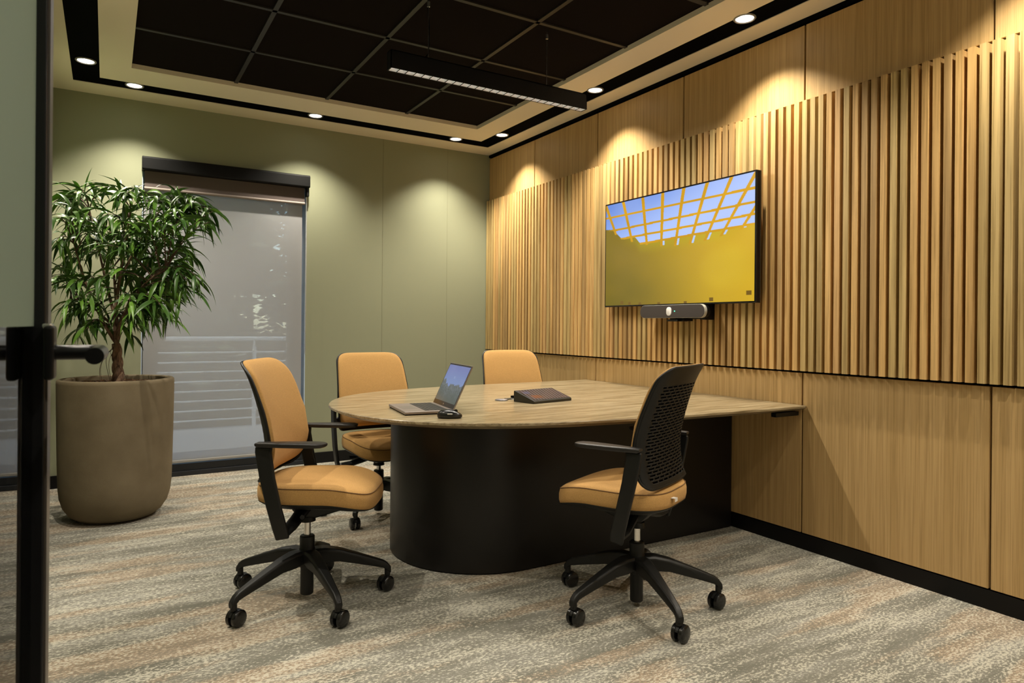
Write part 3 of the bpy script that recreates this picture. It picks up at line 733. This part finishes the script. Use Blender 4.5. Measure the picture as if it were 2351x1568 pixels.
def vn(x, y):
    i, j = math.floor(x), math.floor(y); a, b_ = x-i, y-j; a = a*a*(3-2*a); b_ = b_*b_*(3-2*b_)
    return (hsh(i, j)*(1-a)+hsh(i+1, j)*a)*(1-b_) + (hsh(i, j+1)*(1-a)+hsh(i+1, j+1)*a)*b_
VB = [(.02, .077, .086, .305), (.146, .014, .217, .4), (.297, .011, .33, .448), (.442, .013, .435, .48), (.584, .011, .53, .496), (.73, .011, .626, .496), (.869, .014, .72, .484), (.984, .057, .815, .463), (1.03, .22, .926, .433)]
HB = [[(0, .128), (1, .125)], [(0, .262), (1, .234)], [(.05, .356), (1, .327)], [(.2, .432), (1, .404)]]
LOW = [(0, .24), (.06, .25), (.13, .35), (.24, .36), (.28, .425), (.43, .43), (.6, .42), (1, .40)]
def pw(pts, u):
    for (a, b_), (c, d) in zip(pts[:-1], pts[1:]):
        if u <= c: return b_ + (d-b_)*(u-a)/(c-a) if c > a else d
    return pts[-1][1]
def tvcol(u, v):
    low = pw(LOW, u)
    # gaps of sky hanging below the last cross bar
    yel = lerp3((122, 102, 22), (204, 166, 36), smoothstep(.05, .85, u*.8 + (1-v)*.15))
    yel = lerp3(yel, (98, 88, 18), smoothstep(.55, 1.0, v)*smoothstep(.75, .0, u)*.6)
    yel = lerp3(yel, (206, 176, 44), smoothstep(.15, .0, (u-.85)**2*4+(v-.72)**2*3)*.5)
    if v < low+.12: yel = lerp3(yel, (176, 172, 30), .42*smoothstep(low+.12, low, v)*smoothstep(.1, .35, u)*(1-smoothstep(.75, .95, u)))
    yel = lerp3(yel, (170, 130, 30), .15*vn(u*9, v*7))
    c = yel
    if v < low:
        c = lerp3((92, 128, 208), (172, 194, 248), smoothstep(-.1, .75, u*.6 + v*1.1)); c = lerp3(c, (180, 190, 225), .3*vn(u*5, v*6))
    bar = 0
    for (a, b_, cc, d) in VB:
        if b_-.12 < v < d:
            t_ = (v-b_)/(d-b_); x = a+(cc-a)*t_; w_ = .0115 - .003*t_
            if abs(u-x) < w_: bar = max(bar, 1)
            if v > low and abs(u-x-.012) < .010 and v < d-.01 and u > .3: c = (172, 196, 235)
    for h in HB:
        if u >= h[0][0]-.01:
            y = pw(h, u); w_ = .010
            if abs(v-y) < w_ and v < low+.01: bar = 1
    if bar: c = lerp3((188, 140, 14), (214, 160, 22), vn(u*6, v*9))
    for (x, y, r_) in ((.14, .975, .012), (.20, .985, .010), (.28, .99, .010), (.42, .995, .010), (.60, .995, .01), (.76, .975, .012), (.972, .935, .014)):
        if abs(u-x) < r_ and abs(v-y) < r_*1.2: c = (110, 82, 22)
    return c
tv = thing('wall_television', 'large flat television on the slatted oak wall showing a yellow room with a sky grid', 'television', (-.02, -2.519, 1.63))
b = MB(); b.box((-.100, -.637, -.356), (-.060, .637, .356)); tvb = b.build('casing', M['gloss'], tv, smooth=False, bevel=.003)
b = MB(); b.box((-.06, -.30, -.20), (.0, .30, .20)); b.build('wall_mount', M['blk_metal'], tv, smooth=False, bevel=.004)
screen_mesh('screen', M['tvpix'], tv, 460, 260, lambda u, v: (-.1006, .627-1.254*u, .346-.692*v), tvcol)
# video bar
vb = thing('video_bar', 'dark grey video conferencing bar mounted just under the television', 'video bar', (-.02, -2.57, 1.235))
def capsule(hw_, hh, r_, n=8):
    pts = []
    for cx_, cz, a0 in ((hw_-r_, hh-r_, 0), (-hw_+r_, hh-r_, 90), (-hw_+r_, -hh+r_, 180), (hw_-r_, -hh+r_, 270)):
        for i in range(n+1): a_ = R(a0+90*i/n); pts.append((cx_+r_*math.cos(a_), cz+r_*math.sin(a_)))
    return pts
cp = capsule(.272, .040, .038)
def cap_rings(lst): return [[(x, y*k, z*k2) for y, z in cp] for x, k, k2 in lst]
b = MB(); b.rings(cap_rings([(-.126, .998, .99), (-.128, 1, 1), (-.141, 1, 1), (-.146, .996, .98)])); b.build('housing', M['silver'], vb, angle=40)
b = MB(); b.rings(cap_rings([(-.075, .92, .80), (-.09, .97, .92), (-.1265, .985, .97)])); b.build('rear_shell', M['blk_metal'], vb, angle=40)
b = MB(); b.rings(cap_rings([(-.1455, .99, .955), (-.149, .985, .94), (-.1495, .9, .7)])); b.build('speaker_grille', mat('grille_brown', (.045, .036, .031), .8), vb, angle=40)
lc = capsule(.021, .026, .019)
b = MB(); b.rings([[(x, .010+y*k, z*k) for y, z in lc] for x, k in ((-.149, 1), (-.1525, 1), (-.154, .93))]); b.build('lens_cover', M['white'], vb, angle=40)
b = MB(); b.box((-.1515, -.040, -.002), (-.149, -.034, .004)); b.build('status_light', M['green_led'], vb, smooth=False)
b = MB(); b.box((-.10, -.06, -.058), (-.02, .055, -.040)); b.box((-.135, -.045, -.060), (-.05, .045, -.048)); b.box((-.08, -.215, -.05), (-.005, -.17, .05)); b.box((-.06, -.2, -.045), (-.008, .05, -.01)); b.build('wall_mount', M['blk_metal'], vb, smooth=False, bevel=.003)

# ------------------------------------------------------------------ laptop
def frame2(p, q):
    p, q = Vector(p), Vector(q); return p, q
la, lb_, lc_ = Vector((-1.915, -2.455)), Vector((-1.968, -2.817)), Vector((-1.718, -2.797))
wdir = (lb_-la).normalized(); ang = math.atan2(wdir.y, wdir.x)
LW, LD = .325, .225
lp = thing('laptop', 'open silver laptop on the rounded left end of the meeting table', 'laptop', (*( (la+lb_)/2 ), TZ), ang+PI)
# local: +x runs to the far front corner, +y away from the user's edge: towards the hinge
chk = Vector((math.cos(ang+PI+PI/2), math.sin(ang+PI+PI/2)))
sy_ = 1 if chk.dot(lc_-lb_) > 0 else -1
b = MB(); b.box((-LW/2, min(0, sy_*LD), .004), (LW/2, max(0, sy_*LD), .0165)); b.build('base', M['alu'], lp, smooth=False, bevel=.0035, seg=3)
b = MB(); b.box((-LW/2+.004, min(sy_*.004, sy_*(LD-.004)), .0), (LW/2-.004, max(sy_*.004, sy_*(LD-.004)), .005)); b.build('underside', M['black'], lp, smooth=False)
b = MB()
for r_ in range(6):
    for k in range(14):
        x0 = -LW/2+.018+k*.0207; y0 = sy_*(.098+r_*.0178)
        if r_ == 0 and 4 <= k <= 8:
            if k > 4: continue
            b.box((x0, min(y0, y0+sy_*.0155), .0163), (x0+.101, max(y0, y0+sy_*.0155), .0180)); continue
        b.box((x0, min(y0, y0+sy_*.0155), .0163), (x0+.0183, max(y0, y0+sy_*.0155), .0180))
b.build('keyboard', mat('key_dark', (.035, .033, .030), .5), lp, smooth=False)
b = MB(); b.box((-.052, min(sy_*.018, sy_*.085), .0163), (.052, max(sy_*.018, sy_*.085), .0168)); b.build('touchpad', mat('pad_grey', (.27, .235, .215), .35, metal=.5), lp, smooth=False)
T = Matrix.Translation((0, sy_*(LD-.002), .014)) @ Matrix.Rotation(-sy_*R(25), 4, 'X')
LH = .218
b = MB(); b.box((-LW/2, -.003 if sy_ < 0 else -.003, 0), (LW/2, .003, LH), 0, T); lid = b.build('lid', M['alu'], lp, smooth=False, bevel=.002)
b = MB(); yf = -sy_*.0034; b.box((-LW/2+.003, min(yf, yf*.8), .003), (LW/2-.003, max(yf, yf*.8), LH-.003), 0, T); b.build('bezel', M['gloss'], lid, smooth=False)
def lapcol(u, v):
    sky_ = lerp3((112, 122, 178), (120, 142, 190), smoothstep(0, .5, v)); h = .62 - .22*(1-u) - .10*vn(u*11, 1) + .07*vn(u*30, 4) + .10*math.sin(u*5)
    if v > h: 
        g_ = vn(u*40, v*30); return lerp3((74, 84, 78), (120, 124, 132), g_*.9*smoothstep(h+.5, h, v)+.05)
    c = lerp3(sky_, (150, 160, 200), .25*vn(u*4, v*5))
    if .44 < u < .56 and .30 < v < .36 and vn(u*60, 2) > .45: c = (150, 170, 205)
    return c
sg = -sy_
# the viewer sees the screen with local x running opposite when sy_ < 0
screen_mesh('screen', M['lappix'], lid, 110, 76, lambda u, v: tuple(T @ Vector(((-1 if sg > 0 else 1)*(LW/2-.008)*(1-2*u) if False else (-(LW/2-.008)+2*(LW/2-.008)*u)*(1 if sg < 0 else -1), sg*.0037, LH-.010-(LH-.034)*v))), lapcol)
b = MB(); b.lathe([(.001, 0), (.0045, 0)], 16, 0, T @ Matrix.Translation((0, yf*1.12, .013)) @ Matrix.Rotation(PI/2, 4, 'X'), cap0=False, cap1=False); b.build('round_badge', M['chrome'], lid, smooth=False)
# mouse
mo = thing('computer_mouse', 'black wireless mouse beside the laptop near the table edge', 'mouse', (-1.822, -2.952, TZ), R(-27))
b = MB(); rings = []
for k, z in ((.86, .0), (.97, .004), (1.0, .012), (.97, .020), (.88, .027), (.70, .033), (.42, .0365), (.12, .038)):
    rg = []
    for i in range(36):
        x, y = superpt(2*PI*i/36, .054, .031, 2.5); y *= 1 - .16*math.cos(2*PI*i/36)**2*(1 if x < 0 else .5); x = x*k - (1-k)*.012
        rg.append((x, y*k, z*(1-.28*max(0, x)/.054) if z > .01 else z))
    rings.append(rg)
b.rings(rings); mb = b.build('body', mat('mouse_black', (.012, .012, .012), .25), mo, angle=60)
b = MB(); b.tube([(.026, -.003, .030), (.026, .003, .030)], .008, 14); b.build('scroll_wheel', M['dkplastic'], mo)
b = MB(); b.box((-.01, -.031, .018), (.012, -.026, .023)); b.build('side_button', M['silver'], mo, smooth=False, bevel=.001)
# tablet controller
tA, tB, tC = Vector((-1.212, -2.513)), Vector((-1.22, -2.687)), Vector((-.933, -2.631))
axx = (tC-tB).normalized(); tang = math.atan2(axx.y, axx.x)
tp = thing('touch_controller', 'black wedge-shaped touch screen controller in the middle of the meeting table', 'touch panel', (*tB, TZ), tang)
W_, D_ = .280, .155
b = MB(); prof = [(.0, .0), (.0, .012), (.004, .017), (D_-.006, .058), (D_, .056), (D_, .0)]
b.rings([[(x, y, z) for y, z in prof] for x in (0, W_)]); b.build('body', mat('controller_black', (.02, .018, .012), .45), tp, smooth=False, bevel=.003, seg=3)
sl = math.atan2(.041, D_-.010)
def tp_pos(u, v): return (.008+(W_-.016)*u, .008+(D_-.022)*(1-v), .0182+.0415*(D_-.022)/(D_-.010)*(1-v)+.0012)
def tabcol(u, v):
    c = [22, 17, 18]
    if (u*13 + v*1.5) % 1 < .55: c = [128, 112, 122]
    if .10 < u < .45 and .55 < v < .85: c = lerp3(c, (190, 92, 52), .7*smoothstep(.45, .25, u))
    if .05 < u < .22 and .15 < v < .38: c = lerp3(c, (120, 130, 190), .5)
    return c
screen_mesh('screen', M['tabpix'], tp, 120, 60, tp_pos, tabcol)
# table socket and cable cap
gm = thing('cable_grommet', 'round grey cable cap set into the tabletop left of the touch controller', 'cable cap', (-1.275, -2.452, TZ))
b = MB(); b.lathe([(.034, 0), (.034, .003), (.030, .006), (.001, .0075)], 32); b.build('cap', mat('cap_grey', (.22, .21, .22), .35, metal=.5), gm)
b = MB(); b.lathe([(.036, 0), (.036, .0015), (.033, .0015)], 32, cap1=False); b.build('ring', M['blk_metal'], gm)
ps = thing('table_socket', 'small metal flip-up socket with a black plug behind the touch controller', 'socket', (-1.16, -2.44, TZ), R(5))
b = MB(); b.box((-.055, -.022, 0), (.055, .022, .003)); b.build('plate', M['steel'], ps, smooth=False, bevel=.001)
b = MB(); b.box((-.075, .0, .001), (-.03, .03, .006)); b.build('flap', mat('flap_dark', (.06, .055, .04), .4), ps, smooth=False, bevel=.001)
b = MB(); b.box((-.025, .022, 0), (.02, .040, .016)); b.tube([(.02, .031, .008), (.06, .03, .006), (.10, .0, .005)], .003, 8); b.build('plug', M['black'], ps, smooth=False, bevel=.002)

# ------------------------------------------------------------------ pendant
pd = thing('linear_pendant', 'black linear pendant lamp with a row of bright louvre cells hanging over the table', 'pendant light', (-1.336, -2.46, 2.378))
Lp, Hp, Wp = 1.178, .088, .052
b = MB()
x0, x1 = -Lp/2, Lp/2
b.box((x0, -Wp/2, 0), (x1, -Wp/2+.004, Hp)); b.box((x0, Wp/2-.004, 0), (x1, Wp/2, Hp)); b.box((x0, -Wp/2, 0), (x0+.004, Wp/2, Hp)); b.box((x1-.004, -Wp/2, 0), (x1, Wp/2, Hp)); b.box((x0, -Wp/2, Hp-.004), (x1, Wp/2, Hp))
b.build('housing', M['blk_metal'], pd, smooth=False)
b = MB(); nc = 27; cw = (Lp-.008)/nc
for k in range(nc):
    xc = x0+.004+(k+.5)*cw
    a_ = [(xc-cw*.46, -.021, .001), (xc+cw*.46, -.021, .001), (xc+cw*.46, .021, .001), (xc-cw*.46, .021, .001)]
    m_ = [(xc-cw*.36, -.014, .016), (xc+cw*.36, -.014, .016), (xc+cw*.36, .014, .016), (xc-cw*.36, .014, .016)]
    c_ = [(xc-cw*.14, -.006, .026), (xc+cw*.14, -.006, .026), (xc+cw*.14, .006, .026), (xc-cw*.14, .006, .026)]
    b.rings([a_, m_, c_], cap0=False, cap1=False)
b.build('louvre', M['louvre'], pd, smooth=False, recalc=False)
b = MB()
for k in range(nc):
    xc = x0+.004+(k+.5)*cw; b.box((xc-cw*.2, -.0075, .026), (xc+cw*.2, .0075, .028))
b.build('led', M['led'], pd, smooth=False)
b = MB(); b.box((x0+.004, -.0222, .0125), (x1-.004, -.0215, .014)); b.box((x0+.004, .0215, .0125), (x1-.004, .0222, .014))
for k in range(nc+1):
    xc = x0+.004+k*cw; b.box((xc-.0018, -.022, .0002), (xc+.0018, .022, .012))
b.build('divider', M['black'], pd, smooth=False)
for x in (-.383, .329):
    b = MB(); b.tube([(x, 0, Hp), (x, 0, HC+.024-2.378)], .0011, 6); b.lathe([(.001, .352), (.007, .352), (.007, .378), (.001, .378)], 12, 0, Matrix.Translation((x, 0, 0))); b.build('suspension_wire', M['steel'], pd)
b = MB(); b.tube([(-.385, .004, HC+.024-2.378), (-.377, .006, .25), (-.380, .004, .12), (-.40, .002, .095), (-.45, 0, Hp+.002)], .003, 8); b.build('power_cable', M['black'], pd)
LA = bpy.data.lights.new('pendant_glow', 'AREA'); LA.shape = 'RECTANGLE'; LA.size = Lp-.02; LA.size_y = .03; LA.energy = 24; LA.color = (1, .93, .82)
lo = bpy.data.objects.new('pendant_glow', LA); COL.objects.link(lo); lo.parent = pd; lo.location = (0, 0, -.004)
